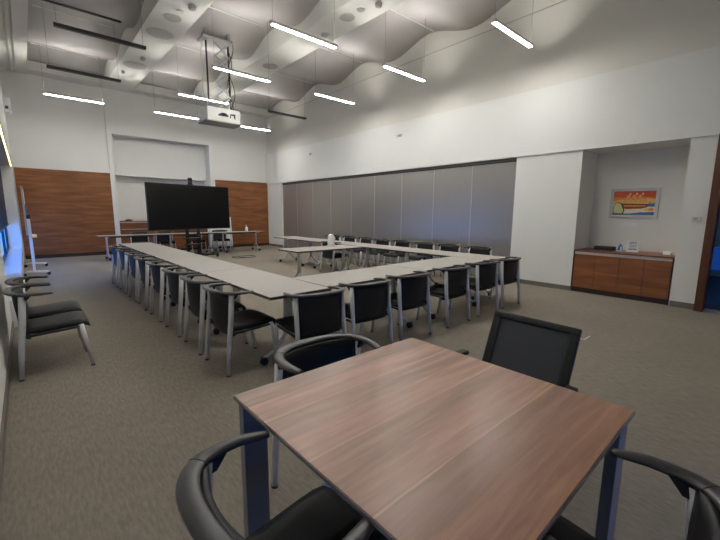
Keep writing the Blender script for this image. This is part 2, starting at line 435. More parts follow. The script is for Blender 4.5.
def pod(x, y, r, label):
    t = thing('spotlight', label, 'light', (x, y, zb))
    MB().cyl((0, 0, -.03), r*.7, .03, 20).build('base', 'offwhite', t)
    MB().lathe((0, 0, 0), [(r*.3, -.09), (r*.9, -.085), (r, -.03), (r*.6, -.028)], 20).build('head', 'ventgrey', t)
pod(2.82, 8.1, .075, 'grey spot fitting on the left beam closest to the camera')
pod(2.69, 11.55, .06, 'grey spot fitting on the left beam between the two perforated speakers')
pod(2.5, 13.0, .045, 'tiny grey spot fitting past the last speaker on the left beam')
pod(5.41, 5.58, .07, 'grey spot fitting on the right beam at the top edge of the view')

# ------------------------------------------------------------------ pendant lamps
ZL = 4.5; LL = 1.33
def pendant(x, y, lit, label):
    t = thing('pendant_lamp', label, 'lamp', (x, y, ZL), 0, 'slim linear pendant lamps')
    h = LL/2; w = .038
    b = MB(); pr = [(-w, .0), (w, .0), (w, .02), (w*.8, .055), (w*.7, .055), (w*.7, .02), (-w*.7, .02), (-w*.7, .055), (-w*.8, .055), (-w, .02)]
    b.prism([(-h, a, z) for a, z in pr], (LL, 0, 0)).build('housing', 'lampgrey' if lit else 'darkgrey', t)
    MB().box((-h+.025, -w*.86, -.006), (h-.025, w*.86, .001), .002).build('diffuser', 'lit' if lit else 'offlamp', t)
    MB().box((-h+.05, -w*.5, .0205), (h-.05, w*.5, .026)).build('uplight', 'up' if lit else 'offlamp', t)
    for s in (-1, 1):
        b = MB(); b.box((s*(h+.0), -w*.95, .0), (s*(h+.012), w*.95, .054)); b.build('end_cap', 'lampgrey' if lit else 'darkgrey', t)
        MB().tube([(s*(h-.03), 0, .026), (s*(h-.03), 0, wave(y)-ZL)], .003, 6).build('suspension_wire', 'wire', t)
CX = (1.335, 3.94, 6.53); RY = (13.2, 10.8, 8.36, 5.87, 3.42, .97)
LAMPS = [(0, 0, 1, 'lit linear pendant lamp by the back wall above the left wood panelling'), (1, 0, 1, 'lit linear pendant lamp by the back wall left of the projector'),
 (2, 0, 1, 'lit linear pendant lamp by the back wall right of the projector'), (0, 1, 0, 'unlit dark pendant lamp in the left bay, lowest and farthest of the dark ones'),
 (1, 1, 1, 'lit pendant lamp passing just behind the projector rods'), (2, 1, 0, 'unlit dark pendant lamp right of the projector near the long white wall'),
 (0, 2, 0, 'unlit dark pendant lamp in the left bay, nearer one under the beam edge'), (1, 2, 1, 'lit pendant lamp in front of the projector rods'),
 (2, 2, 1, 'lit pendant lamp by the long white wall just nearer than the dark one'), (1, 3, 1, 'lit pendant lamp in the middle bay nearest to the camera'),
 (2, 3, 1, 'lit pendant lamp by the long white wall, second nearest in the right bay'), (2, 4, 1, 'lit pendant lamp by the long white wall closest to the camera'),
 (1, 4, 1, 'lit pendant lamp above the view, over the walnut table'), (0, 4, 1, 'extra pendant lamp added above the view to brighten the left floor')]  # both out of view; the last is added to brighten the left floor
for c, r, lit, lab in LAMPS: pendant(CX[c], RY[r], lit, lab)
# dark rail on the underside of the wave in the left bay
tag(MB().box((-.68, -.03, -.03), (.68, .03, .0), .004).build('ceiling_rail', 'darkgrey'), 'dark straight rail fixed to the underside of the left ceiling wave', 'rail').location = (1.34, 10.3, wave(10.3)-.0)

# ------------------------------------------------------------------ projector on its lift
t = thing('ceiling_projector', 'white boxed projector lowered on two black rods with scissor lift', 'projector', (3.92, 9.7, 3.66))
b = MB(); b.box((-.41, -.25, .03), (.41, .25, .34), .008); b.build('housing', 'offwhite', t)
MB().box((-.46, -.29, 0), (.46, .29, .03), .004).build('tray', 'ventgrey', t)
b = MB(); b.prism([(-.15, -.249, .15), (.10, -.249, .15), (.10, -.249, .19), (.04, -.249, .23), (-.06, -.249, .23), (-.15, -.249, .18)], (0, -.006, 0)); b.build('lens_opening', 'track', t)
b = MB(); b.cyl((-.02, -.252, .19), .035, -.02, 20, 'y'); b.build('lens', 'screen', t)
b = MB(); b.prism([(.14, -.249, .13), (.16, -.249, .13), (.17, -.249, .2), (.24, -.249, .2), (.25, -.249, .13), (.28, -.249, .12), (.28, -.249, .24), (.15, -.249, .23)], (0, -.006, 0)); b.build('connector_panel', 'track', t)
top = wave(9.7)-3.66
for s in (-.27, .27): MB().box((s-.016, -.016, .33), (s+.016, .016, top)).build('rod', 'black', t)
MB().box((-.4, -.2, top-.2), (.32, .2, top-.15)).build('mount_plate', 'lampgrey', t)
for s in (-.3, .24): MB().box((s-.03, -.15, top-.15), (s+.03, .15, top+.03)).build('hanger', 'ventgrey', t)
n = 5; dz = (top-.2-.34)/n
for i in range(n):
    for s in (-1, 1):
        z0 = .34+dz*i
        if i in (0, 1, 3, 4) or s > 0:
            MB().tube([(.08-s*.17, .03*s-.05, z0), (.08+s*.17, .03*s-.05, z0+dz)], .016, 6).build('scissor_arm', 'white', t)
for s in (-1, 1):
    b = MB(); pts = [(.27+.07*math.sin(i*.7+s)+.04, .06*s, .34+(top-.4)*i/14) for i in range(15)]
    b.tube(pts, .008, 6); b.build('cable', 'cable', t)
MB().tube([(-.38+.03*math.sin(i*1.1), 0, .34+(top-.4)*i/14) for i in range(15)], .006, 6).build('cable', 'ventgrey', t)

# ------------------------------------------------------------------ right side: partition, niche cabinet, picture, door
t = thing('folding_partition', 'grey metallic folding partition of tall panels along the right wall', 'partition')
joints = [3.9]+[14.07-1.134*k for k in range(8, -1, -1)]
for y0, y1 in zip(joints, joints[1:]):
    R_().box((.06, Yl(y0)+.012, .02), (.14, Yl(y1)-.012, 2.6), .003).build('panel', 'partition', t)
for y in joints[1:-1]:
    R_().box((.055, Yl(y)-.011, .02), (.13, Yl(y)+.011, 2.6)).build('joint_strip', 'joint', t)
R_().box((.05, Yl(3.905), 2.6), (.15, Yl(14.06), 2.62)).build('top_track', 'track', t)
R_().box((.045, Yl(3.905), 2.62), (.15, Yl(14.06), 2.679)).build('header', 'skirt', t)
R_().box((.05, Yl(3.905), 0.005), (.15, Yl(14.06), .02)).build('floor_seal', 'track', t)

def on_right(dx, y, z): return RW @ Vector((dx, Yl(y), z))
c = thing('sideboard_cabinet', 'low walnut sideboard with four doors built into the right wall niche', 'cabinet')
R_().box((.03, Yl(1.1), .09), (.76, Yl(2.61), .765)).build('body', 'cabwood', c)
R_().box((-.012, Yl(1.095), .785), (.77, Yl(2.615), .81), .003).build('worktop', 'cabwood', c)
for y in (1.095, 2.597): R_().box((-.005, Yl(y), 0.0), (.1, Yl(y)+.018, .785)).build('side_panel', 'darkskirt', c)
R_().box((.02, Yl(1.113), 0), (.7, Yl(2.597), .09)).build('plinth', 'darkskirt', c)
R_().box((.01, Yl(1.115), .735), (.04, Yl(2.595), .78)).build('handle_channel', 'silver', c)
for i in range(4):
    y0 = 1.115+1.48*i/4
    R_().box((0, Yl(y0)+.003, .095), (.03, Yl(y0+.37)-.003, .733), .002).build('door', 'cabwood', c)

p = thing('framed_picture', 'silver framed picture of a brown sailing boat under an orange sky', 'picture')
py0, py1, pz0, pz1 = 1.54, 2.31, 1.43, 1.985
b = R_(); w = .055; d0, d1 = .75, .778
b.box((d0, Yl(py0), pz0), (d1, Yl(py1), pz0+w), .004); b.box((d0, Yl(py0), pz1-w), (d1, Yl(py1), pz1), .004)
b.box((d0, Yl(py0), pz0+w), (d1, Yl(py0)+w, pz1-w), .004); b.box((d0, Yl(py1)-w, pz0+w), (d1, Yl(py1), pz1-w), .004)
b.build('frame', 'joint', p)
iy0, iy1, iz0, iz1 = py0+w, py1-w, pz0+w, pz1-w
def pq(u, v, d): return (d, Yl(iy1)-(iy1-iy0)*u, iz0+(iz1-iz0)*v)     # u: left to right, v: up
b = R_(); lay = [.7695]
pk = list(PIC)
def shape(k, pts):
    b.mi = pk.index(k); lay[0] -= .0004; b.poly([pq(u, v, lay[0]) for u, v in pts])
b.mi = pk.index('cream'); b.box((.7695, Yl(iy0), iz0), (.777, Yl(iy1), iz1))
shape('red', [(0, .68), (1, .68), (1, 1), (0, 1)]); shape('orange', [(0, .6), (1, .6), (1, .72), (.6, .78), (.3, .74), (0, .76)])
shape('yellow', [(0, .48), (1, .46), (1, .66), (.8, .7), (.5, .62), (.2, .66), (0, .6)])
shape('cream', [(.25, .18), (1, .2), (1, .5), (.2, .5)])
shape('sea', [(.84, .36), (1, .34), (1, .5), (.86, .48)]); shape('sea', [(0, 0), (1, 0), (1, .1), (.7, .12), (.4, .06), (0, .08)])
shape('sea', [(.75, .02), (1, .02), (1, .14), (.8, .12)])
shape('orange', [(.82, .16), (.98, .18), (.97, .3), (.84, .28)]); shape('yellow', [(.76, .18), (.86, .16), (.88, .28), (.78, .28)])
for x in (.3, .42, .54, .66, .76):
    shape('sail', [(x-.05, .52), (x+.05, .52), (x+.045, .68), (x-.03, .7)])
for x in (.36, .5, .64): shape('sail', [(x-.05, .7), (x+.05, .7), (x+.04, .84), (x-.03, .85)])
for x in (.4, .56, .7): shape('cream', [(x-.02, .84), (x+.02, .84), (x+.015, .93), (x-.015, .93)])
shape('hull', [(.14, .5), (.85, .47), (.9, .6), (.88, .46), (.82, .32), (.7, .27), (.32, .25), (.2, .34)])
shape('sail', [(.26, .41), (.8, .4), (.78, .36), (.28, .36)])
shape('dark', [(.02, .36), (.06, .52), (.13, .56), (.22, .48), (.3, .2), (.26, .02), (.02, .05)])
shape('pale', [(.03, .36), (.07, .5), (.13, .53), (.2, .45), (.27, .2), (.24, .06), (.03, .08)])
b.build('print', [PIC[k] for k in pk], p)
o = R_().box((.77, Yl(1.83), 1.265), (.78, Yl(2.06), 1.345)).build('wall_placard', 'white')
tag(o, 'small pale caption card on the wall under the framed boat picture', 'placard')

zt = .811
t = thing('desk_speaker', 'long black bar shaped box on the niche sideboard', 'speaker', on_right(.42, 2.22, zt), -.0195)
MB().box((-.06, -.17, .008), (.06, .17, .075), .008).build('body', 'black', t)
MB().box((-.064, -.15, .018), (-.058, .15, .065)).build('grille', 'track', t)
for s in (-.13, .13): MB().box((-.04, s-.015, 0), (.04, s+.015, .01)).build('foot', 'black', t)
t = thing('brochure_stand', 'small blue and white upright stand beside the black bar on the sideboard', 'stand', on_right(.42, 1.97, zt), -.0195)
MB().box((-.04, -.05, 0), (.04, .05, .012), .003).build('base', 'white', t)
MB().prism([(0, -.045, .01), (0, .045, .01), (0, .03, .09), (0, .0, .14), (0, -.03, .1)], (.012, 0, 0)).build('card', 'blueplastic', t)
MB().prism([(-.004, -.03, .02), (-.004, .0, .02), (-.004, -.0, .1), (-.004, -.025, .08)], (.004, 0, 0)).build('leaflet', 'white', t)
t = thing('sign_holder', 'white upright sign with lines of dark text on the sideboard', 'sign', on_right(.42, 1.78, zt), -.0195)
tilt = Matrix.Rotation(math.radians(8), 3, 'Y')
MB().box((-.05, -.095, 0), (.05, .095, .01), .003).build('base', 'white', t)
MB().box((0, -.095, .008), (.008, .095, .2), .002, rot=tilt, piv=(0, 0, 0)).build('sheet', 'white', t)
b = MB()
for i, (w_, h_) in enumerate(((.06, .016), (.065, .012), (.055, .01), (.06, .01), (.045, .01), (.065, .02))):
    z = .175-i*.025
    x = 0
    while x < w_*2-.01:
        l_ = .012+.014*((i*7+int(x*100)) % 3)/2
        b.box((-.002, -w_+x, z-h_/2), (.001, min(-w_+x+l_, w_), z+h_/2)); x += l_+.006
xf = tilt.to_4x4(); bmesh.ops.transform(b.bm, matrix=xf, verts=b.bm.verts); b.build('text', 'ink', t)
t = thing('card_holder', 'small white folded card standing near the right end of the sideboard', 'card', on_right(.4, 1.27, zt), -.0195)
MB().prism([(-.03, -.05, 0), (.03, -.05, 0), (.004, -.05, .06), (-.004, -.05, .06)], (0, .1, 0)).build('card', 'white', t)
MB().box((-.02, -.03, .0), (-.035, .03, .004)).build('lip', 'white', t)
t = thing('table_box', 'tiny white cube shaped box at the right end of the sideboard', 'box', on_right(.4, 1.15, zt), -.0195)
MB().box((-.035, -.03, 0), (.035, .03, .05), .004).build('body', 'offwhite', t)
MB().box((-.037, -.032, .05), (.037, .032, .062), .003).build('lid', 'white', t)

t = thing('wall_thermostat', 'small white wall control on the narrow pillar beside the door', 'switch', on_right(0, .89, 1.43))
MB().box((-.025, -.055, -.035), (0, .055, .035), .006).build('body', 'offwhite', t)
MB().box((-.029, -.01, -.012), (-.024, .035, .02)).build('display', 'ventgrey', t)
MB().cyl((-.024, -.034, 0), .012, -.008, 16, 'x').build('dial', 'white', t)
for y, w_ in ((11.8, .09), (7.33, .11)):
    t = thing('wall_sensor', 'small grey sensor box high on the white bulkhead, '+('farther one near the corner' if y > 9 else 'nearer one above the partition'), 'sensor', on_right(0, y, 3.6), -.0195)
    MB().box((-.05, -w_, -.035), (0, w_*.2, .035), .006).build('body', 'ventgrey', t)
    MB().box((-.045, w_*.3, -.035), (0, w_, .03), .006).build('cover', 'lampgrey', t)
    MB().cyl((-.05, -.02, 0), .018, -.01, 12, 'x').build('lens', 'darkgrey', t)

d = bpy.data.objects.new('door_1', None); COL.objects.link(d); d['kind'] = 'structure'
R_().box((-.13, Yl(.66), 0), (.2, Yl(.76), 2.68), .004).build('jamb', 'doorwood', d)
R_().box((-.13, Yl(-.4), 0), (.2, Yl(-.3), 2.68), .004).build('jamb', 'doorwood', d)
R_().box((-.13, Yl(-.3), 2.6), (.2, Yl(.66), 2.68), .004).build('head', 'doorwood', d)
R_().box((-.02, Yl(-.3), 0), (.2, Yl(.66), .006)).build('threshold', 'silver', d)
# corridor beyond the door
struct('floor.001', MB().box((7.95, -1.2, -.1), (14, 1.6, .001)), 'carpet_hall')
b = MB(); b.box((8.9, 1.6, 0), (14, 1.7, 2.75)); b.box((8.9, -1.3, 0), (14, -1.2, 2.75)); b.box((8.9, -1.3, 2.7), (14, 1.7, 2.8))
b.box((12.6, -1.3, .72), (12.7, 1.7, 2.75)); b.box((12.6, -1.3, 0), (12.7, 1.7, .12)); b.box((12.6, -1.3, .1), (12.7, .3, .75)); struct('wall_right.002', b, 'upper')
win = thing('window_3', 'low blue lit window at the end of the corridor beyond the door', 'window', (12.65, .2, .12)); win['kind'] = 'structure'
MB().box((-.004, -1.4, 0), (.004, 1.4, .6)).build('pane', 'tinted', win)
b = MB()
for y in (-1.37, -.4, .57, 1.37): b.box((-.03, y-.03, 0), (.03, y+.03, .6))
b.build('window_frame', 'darkgrey', win)

# left wall bits
t = thing('wall_speaker', 'small white box fixed high on the left wall near the back corner', 'speaker', (XL+.09, 13.6, 4.15))
MB().box((0, -.1, -.18), (.14, .1, .18), .02).build('body', 'white', t)
MB().box((.03, -.108, -.1), (.09, -.098, -.03)).build('grille', 'ink', t)
MB().box((-.0, -.03, -.03), (.02, .03, .03)).build('bracket', 'offwhite', t)
t = thing('led_strip_light', 'thin yellow lit strip along the top of the left window bay', 'light', (-.15, 10.7, 2.758))
MB().box((-.02, -4.25, -.02), (.02, 4.25, .0)).build('channel', 'darkgrey', t)
MB().box((-.012, -4.24, -.026), (.012, 4.24, -.019)).build('diffuser', 'led', t)

# ------------------------------------------------------------------ back of the room
c = thing('back_credenza', 'walnut credenza with pale handle lines in the niche behind the television', 'cabinet', (4.05, YB-.0, 0))
MB().box((-1.59, -.1, .08), (1.59, .44, 1.09)).build('body', 'panelwood', c)
MB().box((-1.6, -.115, 1.11), (1.6, .44, 1.14), .003).build('worktop', 'panelwood', c)
MB().box((-1.59, -.11, 1.075), (1.59, -.09, 1.11)).build('handle_channel', 'joint', c)
MB().box((-1.59, -.05, 0), (1.59, .4, .08)).build('plinth', 'darkskirt', c)
for i in range(4):
    x0 = -1.59+3.18*i/4
    MB().box((x0+.004, -.122, .09), (x0+.79, -.1, .835), .002).build('door', 'panelwood', c)
    f = MB().box((x0+.004, -.122, .87), (x0+.79, -.1, 1.07), .002).build('drawer', 'panelwood', c)
    MB().box((x0+.004, -.126, .838), (x0+.79, -.1, .866)).build('handle', 'joint', c)
t = thing('remote_tray', 'small dark low device lying on the credenza left of the television', 'device', (2.75, YB+.05, 1.141))
MB().lathe((0, 0, 0), [(.1, 0), (.12, .02), (.11, .04), (.05, .055), (.01, .058)], 20).build('body', 'darkgrey', t)
MB().cyl((0, 0, .055), .03, .012, 16).build('button', 'ventgrey', t)

TVR = math.radians(10)
t = thing('television_on_stand', 'large black flat screen television on a wheeled stand', 'television', (4.02, 12.58, 0), TVR)
MB().box((-1.345, -.0, .92), (1.335, .07, 2.32), .008).build('bezel', 'bezel', t)
MB().box((-1.32, -.004, .945), (1.31, .002, 2.295)).build('screen', 'screen', t)
for s in (-.14, .24):
    MB().box((s-.04, .09, .1), (s+.04, .17, 2.0), .006).build('upright', 'black', t)
MB().box((-.5, .06, 1.4), (.6, .1, 1.8)).build('wall_plate', 'black', t)
for z in (.42, .62): MB().box((-.22, -.12, z), (.32, .24, z+.025), .004).build('shelf', 'black', t)
b = MB(); b.box((-.18, .09, .08), (.28, .17, .14))
for s in (-.16, .26): b.box((s-.03, -.34, .07), (s+.03, .42, .13), .008)
b.box((-.62, -.3, .075), (.68, -.25, .12), .006)
b.build('base', 'black', t)
for x, y in ((-.58, -.28), (.64, -.28), (-.16, .4), (.26, .4)):
    b = MB(); b.cyl((x-.025, y, .04), .04, .05, 18, 'x'); b.box((x-.03, y-.015, .05), (x+.03, y+.015, .085)); b.build('caster', 'black', t)
t = thing('conference_camera', 'small black video camera standing on top of the television', 'camera', (4.02-.03*math.sin(TVR), 12.58+.03*math.cos(TVR), 2.322), TVR)
MB().box((-.08, -.04, 0), (.08, .05, .03), .008).build('base', 'black', t)
MB().lathe((0, 0, .03), [(.06, 0), (.07, .05), (.05, .09), (.03, .1)], 20).build('neck', 'black', t)
b = MB(); b.box((-.055, -.05, .11), (.055, .05, .22), .025, 3); b.build('head', 'black', t)
MB().cyl((0, -.048, .165), .03, -.025, 20, 'y').build('lens', 'screen', t)

t = thing('flip_chart_board', 'white upright board leaning slightly behind the right back table', 'board', (5.78, 14.75, 0))
tl = Matrix.Rotation(math.radians(-6), 3, 'X')
MB().box((-.5, 0, .12), (.46, .03, 1.28), .006, rot=tl, piv=(0, 0, 0)).build('panel', 'paper', t)
for s in (-.44, .4):
    MB().tube([(s, -.02, 0), (s, .02, .3), (s, .13, 1.26)], .014, 8).build('front_leg', 'offwhite', t)
    MB().tube([(s, .45, 0), (s, .14, 1.2)], .012, 8).build('rear_leg', 'darkgrey', t)
MB().box((-.46, -.03, .16), (.42, .02, .19)).build('pen_tray', 'offwhite', t)

t = thing('mobile_whiteboard', 'mobile whiteboard seen edge on beside the left window', 'whiteboard', (.06, 12.2, 0), math.radians(-.6))
MB().box((-.055, -.95, .95), (-.03, .95, 2.0), .004).build('board', 'paper', t)
b = MB(); b.box((-.06, -.97, .93), (-.024, -.945, 2.02)); b.box((-.06, .945, .93), (-.024, .97, 2.02)); b.box((-.06, -.97, 2.0), (-.024, .97, 2.02)); b.box((-.06, -.97, .93), (-.024, .97, .95))
b.build('frame', 'ventgrey', t)
MB().box((-.02, -.6, .86), (.12, .6, .885), .004).build('pen_tray', 'cream', t)
for s in (-.9, .9):
    MB().box((-.022, s-.03, .08), (.03, s+.03, 1.35), .006).build('post', 'white', t)
    MB().box((-.03, s-.035, 1.3), (.04, s+.035, 1.38), .006).build('clamp', 'black', t)
    b = MB(); b.tube([(-.18, s, .08), (-.1, s, .1), (.0, s, .1), (.26, s, .08)], .024, 8); b.build('foot', 'white', t)
    for x in (-.17, .25):
        b = MB(); b.cyl((x, s-.015, .035), .035, .03, 16, 'y'); b.box((x-.012, s-.02, .04), (x+.012, s+.02, .085)); b.build('caster', 'black', t)
MB().box((-.032, -.93, 1.36), (-.0, -.8, 1.62), .004).build('eraser', 'blueplastic', t)

# ------------------------------------------------------------------ meeting tables (flip-top with splayed caster legs)
def meeting_table(L, W, loc, rz, label, group, inset=.28, nm='meeting_table'):
    t = thing(nm, label, 'table', loc, rz, group)
    H = .74
    MB().box((-L/2+.004, -W/2+.004, H-.028), (L/2-.004, W/2-.004, H), .002).build('tabletop', 'laminate', t)
    b = MB(); e = .006
    b.box((-L/2, -W/2, H-.027), (L/2, -W/2+e, H-.002)); b.box((-L/2, W/2-e, H-.027), (L/2, W/2, H-.002))
    b.box((-L/2, -W/2+e, H-.027), (-L/2+.0039, W/2-e, H-.004)); b.box((L/2-.0039, -W/2+e, H-.027), (L/2, W/2-e, H-.004))
    b.build('edge_band', 'edge', t)
    MB().box((-L/2+inset, -.03, H-.075), (L/2-inset, .03, H-.03)).build('crossbar', 'black', t)
    for s in (-1, 1):
        x = s*(L/2-inset); q = W/2-.06
        b = MB(); b.tube([(x, 0, .26), (x, 0, H-.03)], 0, 12, flat=[(.05, .026)]*2, up=(1, 0, 0))
        b.box((x-.04, -.2, H-.05), (x+.04, .2, H-.028))
        b.tube([(x, -q, .07), (x, -q*.55, .12), (x, -.05, .25), (x, 0, .3), (x, .05, .25), (x, q*.55, .12), (x, q, .07)], .017, 8)
        g = b.build('leg', 'silver', t)
        for r in (-1, 1):
            b = MB(); b.cyl((x-.022, r*q, .036), .036, .044, 16, 'x'); b.box((x-.028, r*q-.02, .045), (x+.028, r*q+.02, .08), .006); b.build('caster', 'black', g)
    return t
GT = 'pale grey meeting tables set in a rectangle'
OR = ('nearest the camera, at the near left corner', 'second from the near corner', 'third from the near corner', 'at the far end')
for i in range(4):
    meeting_table(1.798, .68, (1.91, 2.96+.9+1.8*i, 0), PI/2, 'pale grey table in the long left row, '+OR[i], GT)
for i in range(2):
    meeting_table(1.668, .72, (3.09+1.67*i, 3.39+.06*i, 0), .012, 'pale grey meeting table in the near cross row, '+('left one' if i == 0 else 'right one'), GT)
for i in range(4):
    meeting_table(1.77, .68, (5.94, 4.0+1.78*i, 0), PI/2, 'pale grey table in the long right row, '+OR[i].replace('left', 'right'), GT)
meeting_table(1.70, .74, (4.70, 6.49, 0), 0, 'pale grey meeting table jutting into the middle, with white flask on it', GT, .26)
for i in range(3):
    meeting_table(1.79, .7, (2.46+1.8*i, 13.68, 0), .02, 'grey meeting table along the back wall, '+('left of the television', 'behind the television stand', 'right of the television with a small white bottle')[i], 'grey tables along the back wall', .24)

t = thing('white_flask', 'tall white round topped flask standing on the middle table', 'flask', (5.1, 6.7, .741))
MB().lathe((0, 0, 0), [(.085, 0), (.1, .006), (.1, .02), (.075, .025)], 28).build('base', 'offwhite', t)
MB().lathe((0, 0, 0), [(.07, .025), (.078, .05), (.076, .16), (.074, .2), (.062, .245), (.04, .265), (.01, .272)], 28).build('body', 'white', t)
MB().tube([(.07, 0, .08), (.11, 0, .1), (.11, 0, .19), (.072, 0, .21)], .01, 8).build('handle', 'white', t)
t = thing('pump_bottle', 'small white pump bottle on the right back table', 'bottle', (6.37, 13.75, .741))
MB().lathe((0, 0, 0), [(.05, 0), (.055, .01), (.055, .13), (.03, .165), (.018, .17)], 20).build('body', 'white', t)
MB().lathe((0, 0, 0), [(.022, .17), (.022, .2), (.008, .2), (.008, .235), (.005, .236)], 16).build('cap', 'offwhite', t)
MB().box((-.045, -.01, .225), (.015, .01, .245), .004).build('nozzle', 'offwhite', t)

# cables on the carpet by the television
b = MB(); pts = []
for i in range(60):
    a = i/59*PI*3.4
    pts.append((5.25+(.42-.003*i)*math.cos(a)+.01*i*.4, 11.75+.3*math.sin(a)+.03*math.sin(3*a), .009))
b.tube(pts, .008, 6)
tag(b.build('floor_cable', 'cable'), 'loose dark cable coiled on the carpet right of the television stand', 'cable')
b = MB(); b.box((4.9, 1.412, .0005), (5.1, 1.42, .002)); b.box((4.9, 1.412, .0005), (4.908, 1.5, .002))
tag(b.build('tape_mark', 'paper'), 'thin white tape mark on the carpet right of the mesh chair', 'tape')

# ------------------------------------------------------------------ stacking armchair (faces +X, origin on the floor)
def horseshoe(z, n=28):
    """rail centre line from one arm tip round the back to the other, with half widths"""
    P = []; W = []
    for i in range(7):
        u = i/6; P.append((.025-.095*u, -(.245+.025*u), z-.013+.005*u)); W.append((.018+.008*u, .010+.005*u))
    for i in range(1, n):
        a = PI*i/n; P.append((-.07-.215*math.sin(a)**.65, -.27*math.copysign(abs(math.cos(a))**.8, math.cos(a)), z-.008+.012*math.sin(a))); W.append((.026+.006*math.sin(a), .0145))
    for i in range(7):
        u = 1-i/6; P.append((.025-.095*u, (.245+.025*u), z-.013+.005*u)); W.append((.018+.008*u, .010+.005*u))
    return P, W
def make_armchair():
    t = thing('stacking_armchair', '', 'chair')
    RZ = .77
    for s in (-1, 1):
        b = MB(); b.tube([(-.255, s*.265, .008), (-.235, s*.262, .25), (-.205, s*.258, .5), (-.185, s*.254, RZ-.02)], 0, 12, flat=[(.016, .019), (.018, .022), (.02, .026), (.02, .026)], up=(1, 0, 0))
        g = b.build('leg', 'silver', t)
        MB().cyl((-.255, s*.265, 0), .02, .012, 12).build('glide', 'black', g)
        b = MB(); b.tube([(.265, s*.245, .008), (.235, s*.243, .24), (.205, s*.24, .425)], 0, 12, flat=[(.015, .017), (.017, .019), (.018, .022)], up=(1, 0, 0))
        g = b.build('leg', 'silver', t)
        MB().cyl((.265, s*.245, 0), .019, .012, 12).build('glide', 'black', g)
        b = MB(); b.tube([(.2, s*.24, .405), (-.205, s*.25, .385)], .013, 8); b.build('seat_rail', 'black', t)
        b = MB(); b.prism([(-.205, s*.254-.014, RZ-.014), (-.12, s*.258-.014, RZ-.014), (-.155, s*.254-.014, RZ-.055), (-.2, s*.254-.014, RZ-.06)], (0, .028, 0)); b.build('bracket', 'black', t)
    # seat: padded shell with rolled front edge
    rings = []
    prof = [(-.215, .405, .432), (-.2, .39, .45), (-.12, .385, .452), (0, .39, .458), (.12, .4, .468), (.2, .405, .472), (.245, .398, .462), (.27, .385, .44), (.275, .38, .41)]
    for x, z0, z1 in prof:
        hw = .228+.012*min(1, (x+.22)/.3); r = []
        for k in range(12):
            a = 2*PI*k/12; cx, cz = math.cos(a), math.sin(a)
            px = math.copysign(abs(cx)**.35, cx)*hw; pz = math.copysign(abs(cz)**.55, cz)
            r.append((x, px, (z0+z1)/2+pz*(z1-z0)/2))
        rings.append(r)
    MB().ring_loft(rings).build('seat', 'blacklea', t)
    # backrest: curved upholstered panel hanging between the rear legs
    rings = []
    for i in range(13):
        u = -1+2*i/12; y = u*.24; c = -.06*(1-u*u); r = []
        zs = [.36, .42, .5, .6, .7, RZ-.005]
        xs = [-.17, -.178, -.186, -.19, -.19, -.19]
        front = [(x+c*(.45+.55*(z-.36)/.42)+.012, y, z) for x, z in zip(xs, zs)]
        back = [(x+c*(.45+.55*(z-.36)/.42)-.014, y, z) for x, z in zip(xs, zs)]
        rings.append(front+back[::-1])
    MB().ring_loft(rings).build('backrest', 'blacklea', t)
    P, W = horseshoe(RZ)
    g = MB().tube(P, 0, 14, flat=W, up=(0, 0, 1)).build('arm_rail', 'rail', t)
    for k in (11, len(P)-12):
        p0, p1 = Vector(P[k]), Vector(P[k+1]); w = W[k]
        b = MB(); b.tube([p0, p0+(p1-p0).normalized()*.004], 0, 14, flat=(w[0]+.0012, w[1]+.0012), up=(0, 0, 1)); b.build('seam', 'black', g)
    return t
A0 = make_armchair()
used = [False]
def chair(x, y, rz, label, group):
    if not used[0]:
        used[0] = True; c = A0; c.location = (x, y, 0); c.rotation_euler = (0, 0, rz); c['label'] = label; c['group'] = group
    else: c = dup(A0, (x, y, 0), rz, label, group)
    return c
J = lambda a=2.5: math.radians(random.uniform(-a, a))
# around the walnut table
chair(.528, .825, math.radians(2), 'black armchair at the left side of the walnut table, closest to the camera', 'armchairs at the walnut table')
chair(1.14, 1.42, -PI/2+math.radians(-3), 'black armchair behind the far edge of the walnut table', 'armchairs at the walnut table')
chair(1.07, .25, PI/2+math.radians(0), 'black armchair at the near right edge of the walnut table', 'armchairs at the walnut table')
# two by the left wall
chair(.10, 4.58, J(1), 'black armchair against the left wall, nearer of the two', 'chairs against the left wall')
chair(.10, 5.18, J(1), 'black armchair against the left wall, farther of the two', 'chairs against the left wall')
ORD = ['nearest the camera', 'second from the near corner', 'third from the near corner', 'fourth from the near corner', 'fifth from the near corner', 'third from the far end', 'second from the far end', 'at the far end']
for i, y in enumerate((3.48, 4.18, 4.93, 5.74, 6.55, 7.25, 8.12, 8.9)):
    chair(1.51, y, J(1.5), 'black armchair along the left row of tables, '+ORD[i], 'armchairs along the left row')
NR = ['leftmost, at the corner', 'second from the left', 'third from the left', 'third from the right', 'second from the right', 'rightmost, by the pier']
for i, x in enumerate((1.97, 2.66, 3.40, 4.29, 5.11, 5.83)):
    chair(x, 3.03+(-.09, -.04, 0, 0, .02, .02)[i], PI/2+J(2), 'black armchair with its back to us at the near table row, '+NR[i], 'armchairs along the near row')
for i, y in enumerate((4.28, 5.06, 5.78, 6.53, 7.25, 7.93, 8.66, 9.4)):
    chair(7.12, y, PI+J(2), 'black armchair by the partition, '+ORD[i].replace('near corner', 'near end'), 'armchairs before the partition')
chair(5.74, 7.4, J(), 'black armchair tucked in behind the middle table beside the white flask', 'armchairs inside the rectangle')
for x, lab in ((2.85, 'leftmost'), (3.62, 'just left of the television stand'), (4.65, 'behind the television stand'), (5.58, 'in front of the white board')):
    chair(x, 14.27, -PI/2+J(), 'black armchair behind the back wall tables, '+lab, 'armchairs along the back tables')

